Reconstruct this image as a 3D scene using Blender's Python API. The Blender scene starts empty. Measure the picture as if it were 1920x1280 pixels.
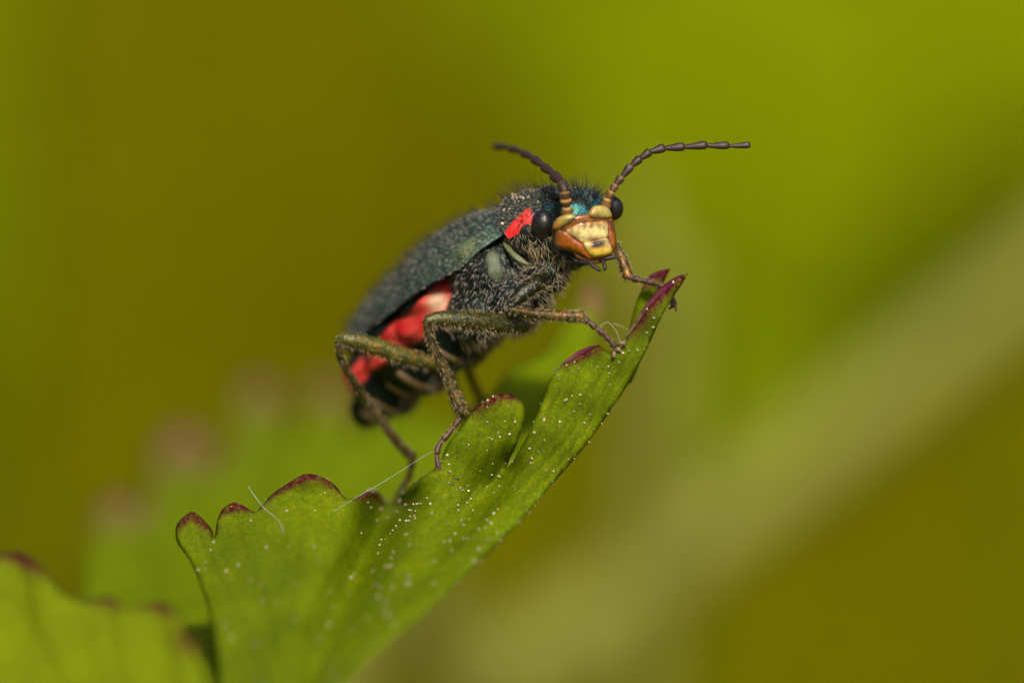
import bpy, math, random
import numpy as np
from mathutils import Matrix, Vector
from mathutils.geometry import delaunay_2d_cdt
R = math.radians
rng = np.random.default_rng(7)
random.seed(7)
sc = bpy.context.scene
C = sc.collection
sc.unit_settings.system = 'METRIC'
sc.unit_settings.scale_length = 0.001        # one unit is one millimetre

# ------------------------------------------------------------------ camera, world, sun, exposure
D = 100.0            # camera to focus plane, mm
TILT = R(20)         # the camera looks down at the leaf
H = 150.0            # height of the beetle over the soil
M = Matrix.Translation((0, 0, H)) @ Matrix.Rotation(-TILT, 4, 'X')
cam = bpy.data.cameras.new('camera')
cam.sensor_width = 36
cam.lens = 36 * D / 19.2
cam.clip_start = 1
cam.clip_end = 60000
cam.dof.use_dof = True
cam.dof.focus_distance = D + 0.25
APERTURE = 5.6       # diameter of the entrance pupil, mm
cam.dof.aperture_fstop = cam.lens * 1e-3 / APERTURE
co = bpy.data.objects.new('camera', cam)
C.objects.link(co)
co.matrix_world = M @ Matrix.Translation((0, -D, 0)) @ Matrix.Rotation(R(90), 4, 'X')
sc.camera = co

SUN_FROM = Vector((0.10, -0.62, 0.90)).normalized()
world = bpy.data.worlds.new('World')
sc.world = world
world.use_nodes = True
nt = world.node_tree
sky = nt.nodes.new('ShaderNodeTexSky')
sky.sky_type = 'NISHITA'
sky.sun_disc = False
sky.sun_elevation = math.asin(SUN_FROM.z)
sky.sun_rotation = math.atan2(SUN_FROM.x, SUN_FROM.y)
sky.air_density = 0.7
sky.dust_density = 6.0
nt.links.new(sky.outputs[0], nt.nodes['Background'].inputs['Color'])
nt.nodes['Background'].inputs['Strength'].default_value = 0.10
sl = bpy.data.lights.new('sun', 'SUN')
sl.energy = 3.9
sl.angle = R(6)
sl.color = (1.0, 0.93, 0.78)
so = bpy.data.objects.new('sun', sl)
C.objects.link(so)
so.rotation_euler = SUN_FROM.to_track_quat('Z', 'Y').to_euler()
so.location = (0, -50, 400)
sc.view_settings.view_transform = 'Standard'
sc.view_settings.look = 'None'
sc.view_settings.exposure = 0.2
sc.view_settings.gamma = 1.0
sc.cycles.use_denoising = True
sc.cycles.max_bounces = 8

# ------------------------------------------------------------------ helpers
def P(px, py, d=0.0):
    """a place at distance d (mm) behind the focus plane, in the camera-aligned working frame"""
    k = (1 + d / D) / 100
    return np.array(((px - 960) * k, d, (640 - py) * k))

def P3(a):
    a = np.asarray(a, float)
    k = (1 + a[:, 2] / D) / 100
    return np.stack(((a[:, 0] - 960) * k, a[:, 2], (640 - a[:, 1]) * k), 1)

def toworld(v):
    return M @ Vector(v)

def norm(v):
    v = np.asarray(v, float)
    return v / (np.linalg.norm(v, axis=-1, keepdims=True) + 1e-12)

def fastmesh(name, V, F, smooth=True):
    """V (n,3); F list of (m,k) integer arrays"""
    me = bpy.data.meshes.new(name)
    V = np.asarray(V, np.float32)
    F = [np.asarray(f, np.int32) for f in F if len(f)]
    me.vertices.add(len(V))
    me.vertices.foreach_set('co', V.ravel())
    nl = sum(f.size for f in F)
    npoly = sum(len(f) for f in F)
    me.loops.add(nl)
    me.loops.foreach_set('vertex_index', np.concatenate([f.ravel() for f in F]))
    me.polygons.add(npoly)
    st, o = [], 0
    for f in F:
        st.append(o + np.arange(len(f)) * f.shape[1])
        o += f.size
    me.polygons.foreach_set('loop_start', np.concatenate(st).astype(np.int32))
    me.update(calc_edges=True)
    me.validate()
    if smooth:
        me.polygons.foreach_set('use_smooth', np.ones(len(me.polygons), bool))
    return me

def setcol(me, col, name='Col'):
    a = me.attributes.new(name, 'FLOAT_COLOR', 'POINT')
    col = np.asarray(col, np.float32)
    if col.ndim == 1:
        col = np.tile(col, (len(me.vertices), 1))
    if col.shape[1] == 3:
        col = np.concatenate([col, np.ones((len(col), 1), np.float32)], 1)
    a.data.foreach_set('color', col.astype(np.float32).ravel())

def setval(me, v, name):
    a = me.attributes.new(name, 'FLOAT', 'POINT')
    a.data.foreach_set('value', np.asarray(v, np.float32))

def link(name, me, mat, parent=None, kind=None):
    """V is in the working frame; top-level objects carry the working frame's matrix"""
    o = bpy.data.objects.new(name, me)
    C.objects.link(o)
    if mat:
        me.materials.append(mat)
    if parent is not None:
        o.parent = parent
    if kind:
        o['kind'] = kind
    return o

def top(o, base, label, cat, group=None):
    """seat a top-level object (mesh in the working frame) with its origin at base"""
    b = Vector(base)
    o.matrix_world = M @ Matrix.Translation(b)
    if o.type == 'MESH':
        o.data.transform(Matrix.Translation(-b))
    o['label'] = label
    o['category'] = cat
    if group:
        o['group'] = group
    return o

def thing(name, base, label, cat, group=None):
    o = bpy.data.objects.new(name, None)
    C.objects.link(o)
    o.empty_display_size = 1
    b = Vector(base)
    o.matrix_world = M @ Matrix.Translation(b)
    o['label'] = label
    o['category'] = cat
    if group:
        o['group'] = group
    o['base'] = list(b)
    return o

def part(name, me, mat, parent, root=None, kind=None):
    """a child mesh; its vertices, given in the working frame, are shifted by the root's base"""
    b = Vector((root or parent)['base'])
    me.transform(Matrix.Translation(-b))
    return link(name, me, mat, parent, kind)

def catmull(pts, n):
    pts = np.asarray(pts, float)
    if len(pts) == 2:
        t = np.linspace(0, 1, n)[:, None]
        return pts[0] * (1 - t) + pts[1] * t
    Q = np.vstack([2 * pts[0] - pts[1], pts, 2 * pts[-1] - pts[-2]])
    u = np.linspace(0, len(pts) - 1, n)
    i = np.minimum(u.astype(int), len(pts) - 2)
    t = (u - i)[:, None]
    a, b, c, d = Q[i], Q[i + 1], Q[i + 2], Q[i + 3]
    return 0.5 * (2 * b + (c - a) * t + (2 * a - 5 * b + 4 * c - d) * t * t + (3 * b - a - 3 * c + d) * t ** 3)

def tube(pts, rad, seg=14, flat=1.0, cap=True, up=None):
    """pts (n,3), rad (n,) -> V, [quads, tris]"""
    pts = np.asarray(pts, float)
    rad = np.asarray(rad, float)
    n = len(pts)
    T = norm(np.gradient(pts, axis=0))
    u = np.array((0, -1, 0.3)) if up is None else np.asarray(up, float)
    U = np.zeros_like(T)
    for i in range(n):
        u = u - T[i] * u.dot(T[i])
        if np.linalg.norm(u) < 1e-6:
            u = np.cross(T[i], (1, 0.3, 0.2))
        u = u / np.linalg.norm(u)
        U[i] = u
    W = np.cross(T, U)
    a = np.linspace(0, 2 * math.pi, seg, endpoint=False)
    V = pts[:, None, :] + rad[:, None, None] * (flat * np.cos(a)[None, :, None] * U[:, None, :] + np.sin(a)[None, :, None] * W[:, None, :])
    V = V.reshape(-1, 3)
    i = np.arange(n - 1)[:, None] * seg
    j = np.arange(seg)[None, :]
    j2 = (j + 1) % seg
    q = np.stack([i + j, i + j2, i + seg + j2, i + seg + j], -1).reshape(-1, 4)
    F = [q]
    if cap:
        V = np.vstack([V, pts[0], pts[-1]])
        k = n * seg
        jj = np.arange(seg)
        jn = (jj + 1) % seg
        F.append(np.vstack([np.stack([jn, jj, np.full(seg, k)], -1), np.stack([(n - 1) * seg + jj, (n - 1) * seg + jn, np.full(seg, k + 1)], -1)]))
    return V, F

class Bag:
    """several pieces of one part joined into one mesh"""
    def __init__(s):
        s.V, s.F, s.C, s.n = [], {}, [], 0
    def add(s, V, F, col=None):
        V = np.asarray(V, float)
        for f in F:
            f = np.asarray(f)
            if len(f):
                s.F.setdefault(f.shape[1], []).append(f + s.n)
        s.V.append(V)
        c = np.asarray(col if col is not None else (1, 1, 1), float)
        s.C.append(np.tile(c, (len(V), 1)) if c.ndim == 1 else c)
        s.n += len(V)
    def mesh(s, name, smooth=True):
        me = fastmesh(name, np.vstack(s.V), [np.vstack(v) for v in s.F.values()], smooth)
        setcol(me, np.vstack(s.C))
        return me

def ico():
    t = (1 + 5 ** .5) / 2
    v = norm(np.array([(-1, t, 0), (1, t, 0), (-1, -t, 0), (1, -t, 0), (0, -1, t), (0, 1, t), (0, -1, -t), (0, 1, -t), (t, 0, -1), (t, 0, 1), (-t, 0, -1), (-t, 0, 1)]))
    f = np.array([(0, 11, 5), (0, 5, 1), (0, 1, 7), (0, 7, 10), (0, 10, 11), (1, 5, 9), (5, 11, 4), (11, 10, 2), (10, 7, 6), (7, 1, 8), (3, 9, 4), (3, 4, 2), (3, 2, 6), (3, 6, 8), (3, 8, 9), (4, 9, 5), (2, 4, 11), (6, 2, 10), (8, 6, 7), (9, 8, 1)])
    return v, f

def ellipsoid(c, axes, rad, nu=40, nv=28):
    th = np.linspace(0, math.pi, nv)
    ph = np.linspace(0, 2 * math.pi, nu, endpoint=False)
    T, F_ = np.meshgrid(th, ph, indexing='ij')
    L = np.stack([np.cos(T), np.sin(T) * np.cos(F_), np.sin(T) * np.sin(F_)], -1).reshape(-1, 3) * np.asarray(rad)
    V = np.asarray(c) + L @ np.asarray(axes)
    i = np.arange(nv - 1)[:, None] * nu
    j = np.arange(nu)[None, :]
    q = np.stack([i + j, i + nu + j, i + nu + (j + 1) % nu, i + (j + 1) % nu], -1).reshape(-1, 4)
    return V, [q], L

def pol_dist(p, line):
    """distance of points p (n,2) to a polyline, and the parameter 0..1 of the nearest place"""
    line = np.asarray(line, float)
    best = np.full(len(p), 1e9)
    par = np.zeros(len(p))
    m = len(line) - 1
    for i in range(m):
        a, b = line[i], line[i + 1]
        ab = b - a
        t = np.clip(((p - a) @ ab) / (ab @ ab + 1e-12), 0, 1)
        dd = np.linalg.norm(p - (a + t[:, None] * ab), axis=1)
        k = dd < best
        best[k] = dd[k]
        par[k] = (i + t[k]) / m
    return best, par

def inside(p, poly):
    poly = np.asarray(poly, float)
    x, y = p[:, 0], p[:, 1]
    r = np.zeros(len(p), bool)
    j = len(poly) - 1
    for i in range(len(poly)):
        xi, yi = poly[i]
        xj, yj = poly[j]
        c = ((yi > y) != (yj > y)) & (x < (xj - xi) * (y - yi) / (yj - yi + 1e-12) + xi)
        r ^= c
        j = i
    return r

def resample(poly, step, closed=True, smooth=True):
    poly = np.asarray(poly, float)
    if closed:
        n = len(poly)
        out = []
        for i in range(n):
            a, b, c, d = poly[i - 1], poly[i], poly[(i + 1) % n], poly[(i + 2) % n]
            m = max(2, int(np.linalg.norm(c - b) / step))
            for t in np.arange(m) / m:
                if smooth:
                    out.append(0.5 * (2 * b + (c - a) * t + (2 * a - 5 * b + 4 * c - d) * t * t + (3 * b - a - 3 * c + d) * t ** 3))
                else:
                    out.append(b * (1 - t) + c * t)
        return np.array(out)

def fill(poly, step):
    """fill an outline with a jittered grid -> points (n,2), tris, index of outline points"""
    poly = np.asarray(poly, float)
    lo, hi = poly.min(0), poly.max(0)
    gx, gy = np.meshgrid(np.arange(lo[0], hi[0], step), np.arange(lo[1], hi[1], step * 0.866))
    gx = gx + (np.arange(gx.shape[0])[:, None] % 2) * step * .5
    g = np.stack([gx.ravel(), gy.ravel()], 1) + rng.normal(0, step * .06, (gx.size, 2))
    g = g[inside(g, poly)]
    dd, _ = pol_dist(g, np.vstack([poly, poly[:1]]))
    g = g[dd > step * .55]
    pts = np.vstack([poly, g])
    n = len(poly)
    r = delaunay_2d_cdt([Vector(p) for p in pts], [(i, (i + 1) % n) for i in range(n)], [list(range(n))], 1, 1e-5)
    V = np.array([(v.x, v.y) for v in r[0]])
    F = np.array([f for f in r[2] if len(f) == 3])
    return V, F

def sheet(poly, depth, step, thick, smooth=True, ostep=None):
    """a leaf lamina of real thickness with a rounded rim. depth(pxpy)->d. returns V,F,pxpy,rimdist"""
    poly = resample(poly, ostep or step * .8, smooth=smooth)
    p, F = fill(poly, step)
    rim, _ = pol_dist(p, np.vstack([poly, poly[:1]]))
    d = depth(p)
    V0 = P3(np.column_stack([p, d]))
    a, b, c = V0[F[:, 0]], V0[F[:, 1]], V0[F[:, 2]]
    fn = np.cross(b - a, c - a)
    flip = fn[:, 1].mean() > 0
    if flip:
        F = F[:, ::-1]
        fn = -fn
    N = np.zeros_like(V0)
    for k in range(3):
        np.add.at(N, F[:, k], fn)
    N = norm(N)
    tpx = thick * 100 * .5
    prof = np.sqrt(np.clip(1 - (1 - np.clip(rim / tpx, 0, 1)) ** 2, 0, 1))
    h = (thick * .5 * prof)[:, None]
    onrim = rim < 1e-3
    front, back = V0 + N * h, V0 - N * h
    n = len(V0)
    idx = np.where(onrim, np.arange(n), np.arange(n) + n)
    V = np.vstack([front, back])
    F2 = idx[F][:, ::-1]
    used = np.zeros(2 * n, bool)
    FF = np.vstack([F, F2])
    used[FF.ravel()] = True
    re = np.cumsum(used) - 1
    return V[used], [re[FF]], np.vstack([p, p])[used], np.concatenate([rim, rim])[used]

# surface nets
def surface_nets(f, lo, hi, h):
    n = np.ceil((np.asarray(hi) - lo) / h).astype(int) + 1
    ax = [lo[k] + np.arange(n[k]) * h for k in range(3)]
    X, Y, Z = np.meshgrid(*[a.astype(np.float32) for a in ax], indexing='ij')
    g = f(X, Y, Z)
    del X, Y, Z
    s = g < 0
    cs = [(a, b, c) for a in (0, 1) for b in (0, 1) for c in (0, 1)]
    sub = lambda A, o: A[o[0]:A.shape[0] - 1 + o[0], o[1]:A.shape[1] - 1 + o[1], o[2]:A.shape[2] - 1 + o[2]]
    cnt = sum(sub(s, o).astype(np.int8) for o in cs)
    act = (cnt > 0) & (cnt < 8)
    I = np.argwhere(act)
    vid = np.full(act.shape, -1, np.int32)
    vid[act] = np.arange(len(I))
    acc = np.zeros((len(I), 3))
    num = np.zeros(len(I))
    for a in cs:
        for k in range(3):
            if a[k] == 0:
                b = list(a)
                b[k] = 1
                va = g[I[:, 0] + a[0], I[:, 1] + a[1], I[:, 2] + a[2]]
                vb = g[I[:, 0] + b[0], I[:, 1] + b[1], I[:, 2] + b[2]]
                m = (va < 0) != (vb < 0)
                t = np.where(m, va / np.where(m, va - vb, 1), 0)
                q = np.tile(np.array(a, float), (len(I), 1))
                q[:, k] += t
                acc[m] += q[m]
                num[m] += 1
    V = np.asarray(lo) + (I + acc / num[:, None]) * h
    Q = []
    for k in range(3):
        a, b = (k + 1) % 3, (k + 2) % 3
        s0 = [slice(None)] * 3
        s1 = [slice(None)] * 3
        s0[k] = slice(0, -1)
        s1[k] = slice(1, None)
        A, B = s[tuple(s0)], s[tuple(s1)]
        ch = A != B
        ch[tuple(slice(0, 1) if q == a else slice(None) for q in range(3))] = False
        ch[tuple(slice(0, 1) if q == b else slice(None) for q in range(3))] = False
        ch[tuple(slice(-1, None) if q == a else slice(None) for q in range(3))] = False
        ch[tuple(slice(-1, None) if q == b else slice(None) for q in range(3))] = False
        E = np.argwhere(ch)
        def at(da, db):
            e = E.copy()
            e[:, a] += da
            e[:, b] += db
            return vid[e[:, 0], e[:, 1], e[:, 2]]
        q = np.stack([at(-1, -1), at(0, -1), at(0, 0), at(-1, 0)], 1)
        fl = ~A[E[:, 0], E[:, 1], E[:, 2]]
        q[fl] = q[fl][:, ::-1]
        Q.append(q)
    return V, [np.vstack(Q)]

def vnormals(V, F):
    N = np.zeros_like(V)
    for f in F:
        a, b, c = V[f[:, 0]], V[f[:, 1]], V[f[:, 2]]
        fn = np.cross(b - a, c - a)
        for k in range(f.shape[1]):
            np.add.at(N, f[:, k], fn)
    return norm(N)

def scatter(V, F, density, mask=None):
    """random places on a mesh: positions, normals; mask(P)->probability"""
    T = np.vstack([np.vstack([f[:, [0, k, k + 1]] for k in range(1, f.shape[1] - 1)]) for f in F])
    a, b, c = V[T[:, 0]], V[T[:, 1]], V[T[:, 2]]
    cr = np.cross(b - a, c - a)
    ar = np.linalg.norm(cr, axis=1) / 2
    n = rng.poisson(ar.sum() * density)
    i = rng.choice(len(T), n, p=ar / ar.sum())
    u, v = rng.random((2, n, 1))
    k = (u + v) > 1
    u, v = np.where(k, 1 - u, u), np.where(k, 1 - v, v)
    p = a[i] + (b[i] - a[i]) * u + (c[i] - a[i]) * v
    N = vnormals(V, F)
    nn = norm(N[T[i, 0]] * (1 - u - v) + N[T[i, 1]] * u + N[T[i, 2]] * v)
    if mask is not None:
        m = rng.random(n) < mask(p, nn)
        p, nn = p[m], nn[m]
    return p, nn

def hairs(p, n, lay, lift, length, width, bend=0.35, jit=0.25):
    """tapered three-sided hairs. lay (n,3) or (3,) is the combing direction, lift 0 lying .. 1 erect"""
    m = len(p)
    lay = np.broadcast_to(np.asarray(lay, float), (m, 3))
    tang = norm(lay - n * (lay * n).sum(1, keepdims=True))
    lift = np.clip(lift + rng.normal(0, .12, (m, 1)), .05, 1)
    t = norm(n * lift + tang * (1 - lift) + rng.normal(0, jit, (m, 3)))
    L = length * rng.uniform(.55, 1.25, (m, 1))
    t2 = norm(t + tang * bend + rng.normal(0, jit * .5, (m, 3)))
    root = p - n * .01
    mid = root + t * L * .5
    tip = mid + t2 * L * .5
    s = norm(np.cross(t, n + 1e-3 + rng.normal(0, .2, (m, 3))))
    s2 = np.cross(t, s)
    out = []
    for base, w in ((root, width), (mid, width * .75)):
        for k in range(3):
            a = 2 * math.pi * k / 3
            out.append(base + (s * math.cos(a) + s2 * math.sin(a)) * w * .5)
    out.append(tip)
    V = np.stack(out, 1).reshape(-1, 3)
    b = np.arange(m)[:, None] * 7
    q = np.concatenate([b + np.array([[k, (k + 1) % 3, 3 + (k + 1) % 3, 3 + k]]) for k in range(3)], 0)
    tr = np.concatenate([b + np.array([[3 + k, 3 + (k + 1) % 3, 6]]) for k in range(3)], 0)
    return V, [q, tr]

# ------------------------------------------------------------------ materials
def newmat(name):
    m = bpy.data.materials.new(name)
    m.use_nodes = True
    return m, m.node_tree, m.node_tree.nodes['Principled BSDF']

def N(nt, t, **kw):
    n = nt.nodes.new(t)
    for k, v in kw.items():
        if k in n.inputs:
            n.inputs[k].default_value = v
        else:
            setattr(n, k, v)
    return n

def noise(nt, scale, detail=4, rough=.55, coord='Object'):
    tc = N(nt, 'ShaderNodeTexCoord')
    n = N(nt, 'ShaderNodeTexNoise')
    n.inputs['Scale'].default_value = scale
    n.inputs['Detail'].default_value = detail
    n.inputs['Roughness'].default_value = rough
    nt.links.new(tc.outputs[coord], n.inputs['Vector'])
    return n

def ramp(nt, src, stops):
    r = N(nt, 'ShaderNodeValToRGB')
    e = r.color_ramp.elements
    while len(e) < len(stops):
        e.new(.5)
    for q, (p, c) in zip(e, stops):
        q.position = p
        q.color = (*c, 1)
    nt.links.new(src, r.inputs[0])
    return r

def mixc(nt, fac, a, b, mode='MIX'):
    m = N(nt, 'ShaderNodeMix', data_type='RGBA', blend_type=mode)
    for sock, v in ((m.inputs[0], fac), (m.inputs[6], a), (m.inputs[7], b)):
        if hasattr(v, 'links') or hasattr(v, 'is_output'):
            nt.links.new(v, sock)
        else:
            sock.default_value = v if isinstance(v, (int, float)) else (*v, 1) if len(v) == 3 else v
    return m.outputs[2]

def bump(nt, b, height, strength, dist):
    n = N(nt, 'ShaderNodeBump')
    n.inputs['Strength'].default_value = strength
    n.inputs['Distance'].default_value = dist
    nt.links.new(height, n.inputs['Height'])
    nt.links.new(n.outputs[0], b.inputs['Normal'])

def attr_mat(name, rough=.5, metal=0., bscale=40, bstr=.3, bdist=.01, var=.25, vscale=8, spec=.5, coat=0.):
    m, nt, b = newmat(name)
    a = N(nt, 'ShaderNodeAttribute', attribute_name='Col')
    n = noise(nt, vscale, 5)
    r = ramp(nt, n.outputs[0], [(.3, (1 - var,) * 3), (.7, (1 + var * .4,) * 3)])
    c = mixc(nt, 1.0, a.outputs[0], r.outputs[0], 'MULTIPLY')
    nt.links.new(c, b.inputs['Base Color'])
    b.inputs['Roughness'].default_value = rough
    b.inputs['Metallic'].default_value = metal
    b.inputs['Specular IOR Level'].default_value = spec
    b.inputs['Coat Weight'].default_value = coat
    b.inputs['Coat Roughness'].default_value = .12
    n2 = noise(nt, bscale, 3)
    bump(nt, b, n2.outputs[0], bstr, bdist)
    return m

def cuticle(name, stops, rough=.32, metal=.75, vscale=5):
    """metallic beetle cuticle whose structural colour drifts between the stops; Col multiplies"""
    m, nt, b = newmat(name)
    n = noise(nt, vscale, 4)
    r = ramp(nt, n.outputs[0], stops)
    a = N(nt, 'ShaderNodeAttribute', attribute_name='Col')
    c = mixc(nt, 1.0, r.outputs[0], a.outputs[0], 'MULTIPLY')
    nt.links.new(c, b.inputs['Base Color'])
    b.inputs['Roughness'].default_value = rough
    b.inputs['Metallic'].default_value = metal
    n2 = noise(nt, 26, 3)
    bump(nt, b, n2.outputs[0], .55, .03)
    return m

def leaf_mat(name, dark, light, trans=.35, rough=.42, tipcol=(.115, .005, .016), bs=.7, spec=.12):
    m, nt, b = newmat(name)
    n1 = noise(nt, .9, 3)
    n2 = noise(nt, 9, 4)
    base = ramp(nt, n1.outputs[0], [(.35, dark), (.65, light)])
    spk = ramp(nt, n2.outputs[0], [(.3, (.8, .84, .8)), (.7, (1.12, 1.08, 1.1))])
    c = mixc(nt, 1.0, base.outputs[0], spk.outputs[0], 'MULTIPLY')
    # cell mosaic of the leaf skin, with tiny glints painted as pale stipples
    n4 = noise(nt, 23, 3, .75)
    cel = ramp(nt, n4.outputs[0], [(.36, (.62, .70, .6)), (.5, (1, 1, 1)), (.58, (1.12, 1.1, 1.0)), (.65, (1.9, 1.6, 6.0))])
    c = mixc(nt, .85, c, cel.outputs[0], 'MULTIPLY')
    av = N(nt, 'ShaderNodeAttribute', attribute_name='vein')
    c = mixc(nt, av.outputs['Fac'], c, (dark[0] * .55, dark[1] * .5, dark[2] * .5))
    at = N(nt, 'ShaderNodeAttribute', attribute_name='tip')
    nm = noise(nt, 14, 4)
    ma = N(nt, 'ShaderNodeMath', operation='MULTIPLY_ADD')
    nt.links.new(nm.outputs[0], ma.inputs[0])
    ma.inputs[1].default_value = 2.6
    ma.inputs[2].default_value = -1.4
    ad = N(nt, 'ShaderNodeMath', operation='ADD', use_clamp=True)
    nt.links.new(at.outputs['Fac'], ad.inputs[0])
    mm = N(nt, 'ShaderNodeMath', operation='MULTIPLY')
    nt.links.new(ma.outputs[0], mm.inputs[0])
    nt.links.new(at.outputs['Fac'], mm.inputs[1])
    nt.links.new(mm.outputs[0], ad.inputs[1])
    c = mixc(nt, ad.outputs[0], c, tipcol)
    nt.links.new(c, b.inputs['Base Color'])
    b.inputs['Roughness'].default_value = rough
    b.inputs['Specular IOR Level'].default_value = spec
    n3 = noise(nt, 34, 3, .7)
    bump(nt, b, n3.outputs[0], bs, .05)
    tr = N(nt, 'ShaderNodeBsdfTranslucent')
    nt.links.new(c, tr.inputs[0])
    mx = N(nt, 'ShaderNodeMixShader')
    mx.inputs[0].default_value = trans
    nt.links.new(b.outputs[0], mx.inputs[1])
    nt.links.new(tr.outputs[0], mx.inputs[2])
    nt.links.new(mx.outputs[0], nt.nodes['Material Output'].inputs[0])
    return m

def plain(name, col, rough=.5, var=.3, vscale=3, spec=.5, metal=0.):
    m, nt, b = newmat(name)
    n = noise(nt, vscale, 5)
    r = ramp(nt, n.outputs[0], [(.3, tuple(x * (1 - var) for x in col)), (.7, tuple(x * (1 + var) for x in col))])
    nt.links.new(r.outputs[0], b.inputs['Base Color'])
    b.inputs['Roughness'].default_value = rough
    b.inputs['Specular IOR Level'].default_value = spec
    b.inputs['Metallic'].default_value = metal
    return m


# ------------------------------------------------------------------ ground and background plants
MI = M.inverted()
def ground_below(p, dx=0, dy=0):
    w = toworld(p)
    return np.array(MI @ Vector((w.x + dx, w.y + dy, -1.0)))

def make_ground():
    n = 90
    g = np.sign(np.linspace(-1, 1, n)) * np.abs(np.linspace(-1, 1, n)) ** 3
    X, Y = np.meshgrid(g * 20000, g * 20000 + 300, indexing='ij')
    Z = np.zeros_like(X)
    r = np.hypot(X, Y - 300)
    Z = np.where(r < 6000, 3 * np.sin(X * .021) * np.cos(Y * .017) + 2 * np.sin(X * .05 + 1) * np.sin(Y * .043), 0) - 5
    V = np.stack([X, Y, Z], -1).reshape(-1, 3)
    i = np.arange(n - 1)[:, None] * n
    j = np.arange(n - 1)[None, :]
    q = np.stack([i + j, i + n + j, i + n + j + 1, i + j + 1], -1).reshape(-1, 4)
    me = fastmesh('ground', V, [q])
    m, nt, b = newmat('mossy_soil')
    n1 = noise(nt, .012, 6, .6)
    r1 = ramp(nt, n1.outputs[0], [(.3, (.092, .076, .0005)), (.5, (.102, .094, .0005)), (.7, (.102, .106, .0005))])
    n2 = noise(nt, .3, 4)
    r2 = ramp(nt, n2.outputs[0], [(.3, (.7, .7, .7)), (.7, (1.15, 1.15, 1.15))])
    nt.links.new(mixc(nt, 1., r1.outputs[0], r2.outputs[0], 'MULTIPLY'), b.inputs['Base Color'])
    b.inputs['Roughness'].default_value = .95
    b.inputs['Specular IOR Level'].default_value = 0
    bump(nt, b, n2.outputs[0], .6, 3)
    o = link('ground', me, m, kind='structure')
    # low dry grass and moss blades over the soil
    k = 5200
    x = rng.uniform(-330, 330, k)
    y = rng.uniform(150, 900, k)
    bag_p = np.stack([x, y, np.full(k, -9.)], 1)
    nn = np.tile((0., 0., 1.), (k, 1))
    lay = rng.normal(0, 1, (k, 3)) * (1, 1, 0)
    V, F = hairs(bag_p, nn, lay, .65, 22., 2.2, .8, .15)
    me = fastmesh('ground_cover', V, F)
    gm = plain('dry_grass', (.130, .132, .001), .9, .4, .02, .0)
    o = link('ground_cover', me, gm, kind='stuff')
    o['label'] = 'short dry olive grass and moss covering the soil'
    o['category'] = 'grass'
make_ground()

bgA = leaf_mat('leaf_background_green', (.185, .245, .0008), (.23, .30, .0008), .35, .8, spec=.03)
bgB = leaf_mat('leaf_background_bright', (.22, .29, .0008), (.26, .33, .0008), .35, .8, spec=.03)
stemM = plain('pale_stem', (.165, .172, .028), .75, .1, .5, .1)
stemG = plain('green_stem', (.12, .15, .003), .6, .15, .5, .2)

def bg_leaf(name, label, cx, cy, d, L, Wd, ang, mat, fold=.25, lean=0., sdx=0, sdy=20):
    """ovate leaf on its own stalk; L, Wd in picture units at its distance"""
    t = np.linspace(0, 1, 24)
    half = np.sin(np.pi * t ** .8) ** .8 * .5
    ca, sa = math.cos(ang), math.sin(ang)
    a = np.concatenate([t, t[::-1][1:-1]]) - .5
    w = np.concatenate([half, -half[::-1][1:-1]])
    wob = 1 + .06 * np.sin(np.arange(len(a)) * 1.9)
    px = cx + ca * a * L - sa * w * Wd * wob
    py = cy + sa * a * L + ca * w * Wd * wob
    def dep(p):
        al = ((p[:, 0] - cx) * ca + (p[:, 1] - cy) * sa) / L
        ac = (-(p[:, 0] - cx) * sa + (p[:, 1] - cy) * ca) / Wd
        return d + (np.abs(ac) * fold * Wd + lean * al * L + .1 * L * al * al * 2) * (1 + d / D) / 100
    V, F, p, rim = sheet(np.stack([px, py], 1), dep, max(L, Wd) / 22, .6 * (1 + d / D) * .4)
    root = thing(name, P(cx - ca * L / 2, cy - sa * L / 2, d), label, 'leaf')
    me = fastmesh('blade', V, F)
    ac = np.abs(-(p[:, 0] - cx) * sa + (p[:, 1] - cy) * ca)
    setval(me, np.exp(-(ac / (Wd * .03)) ** 2) * .3, 'vein')
    setval(me, np.zeros(len(V)), 'tip')
    part('blade', me, mat, root)
    b = P(cx - ca * L / 2.06, cy - sa * L / 2.06, dep(np.array([[cx - ca * L / 2.06, cy - sa * L / 2.06]]))[0])
    g = ground_below(b, sdx, sdy)
    w0, w1 = np.array(toworld(b)), np.array(toworld(g))
    mid = (w0 * .55 + w1 * .45) + np.array((w1[0] - w0[0], w1[1] - w0[1], 0)) * .3
    c = catmull([b, np.array(MI @ Vector(mid)), g], 20)
    V, F = tube(c, np.linspace(.6, 1.2, 20), 10)
    part('stalk', fastmesh('stalk', V, F), stemG, root)

bg_leaf('broad_leaf', 'large blurred bright green leaf behind the right antenna of the beetle', 1420, 260, 150, 900, 780, R(70), bgB, .15, .3)
bg_leaf('broad_leaf', 'blurred yellow-green leaf in the upper corner above the pale slanting stem', 1890, 60, 170, 700, 520, R(115), bgB, .15, .2)
bg_leaf('broad_leaf', 'blurred green leaf just above the pale slanting stem', 1560, 640, 190, 900, 420, R(-30), bgA, .2, .3)
bg_leaf('broad_leaf', 'tall blurred green leaf blade at the edge of the olive soil', -70, 330, 120, 1500, 260, R(88), bgA, .2, .3)
bg_leaf('broad_leaf', 'dim olive green leaf between the bright leaf and the bare soil', 1010, 40, 260, 560, 330, R(60), bgA, .2, .3)

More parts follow.
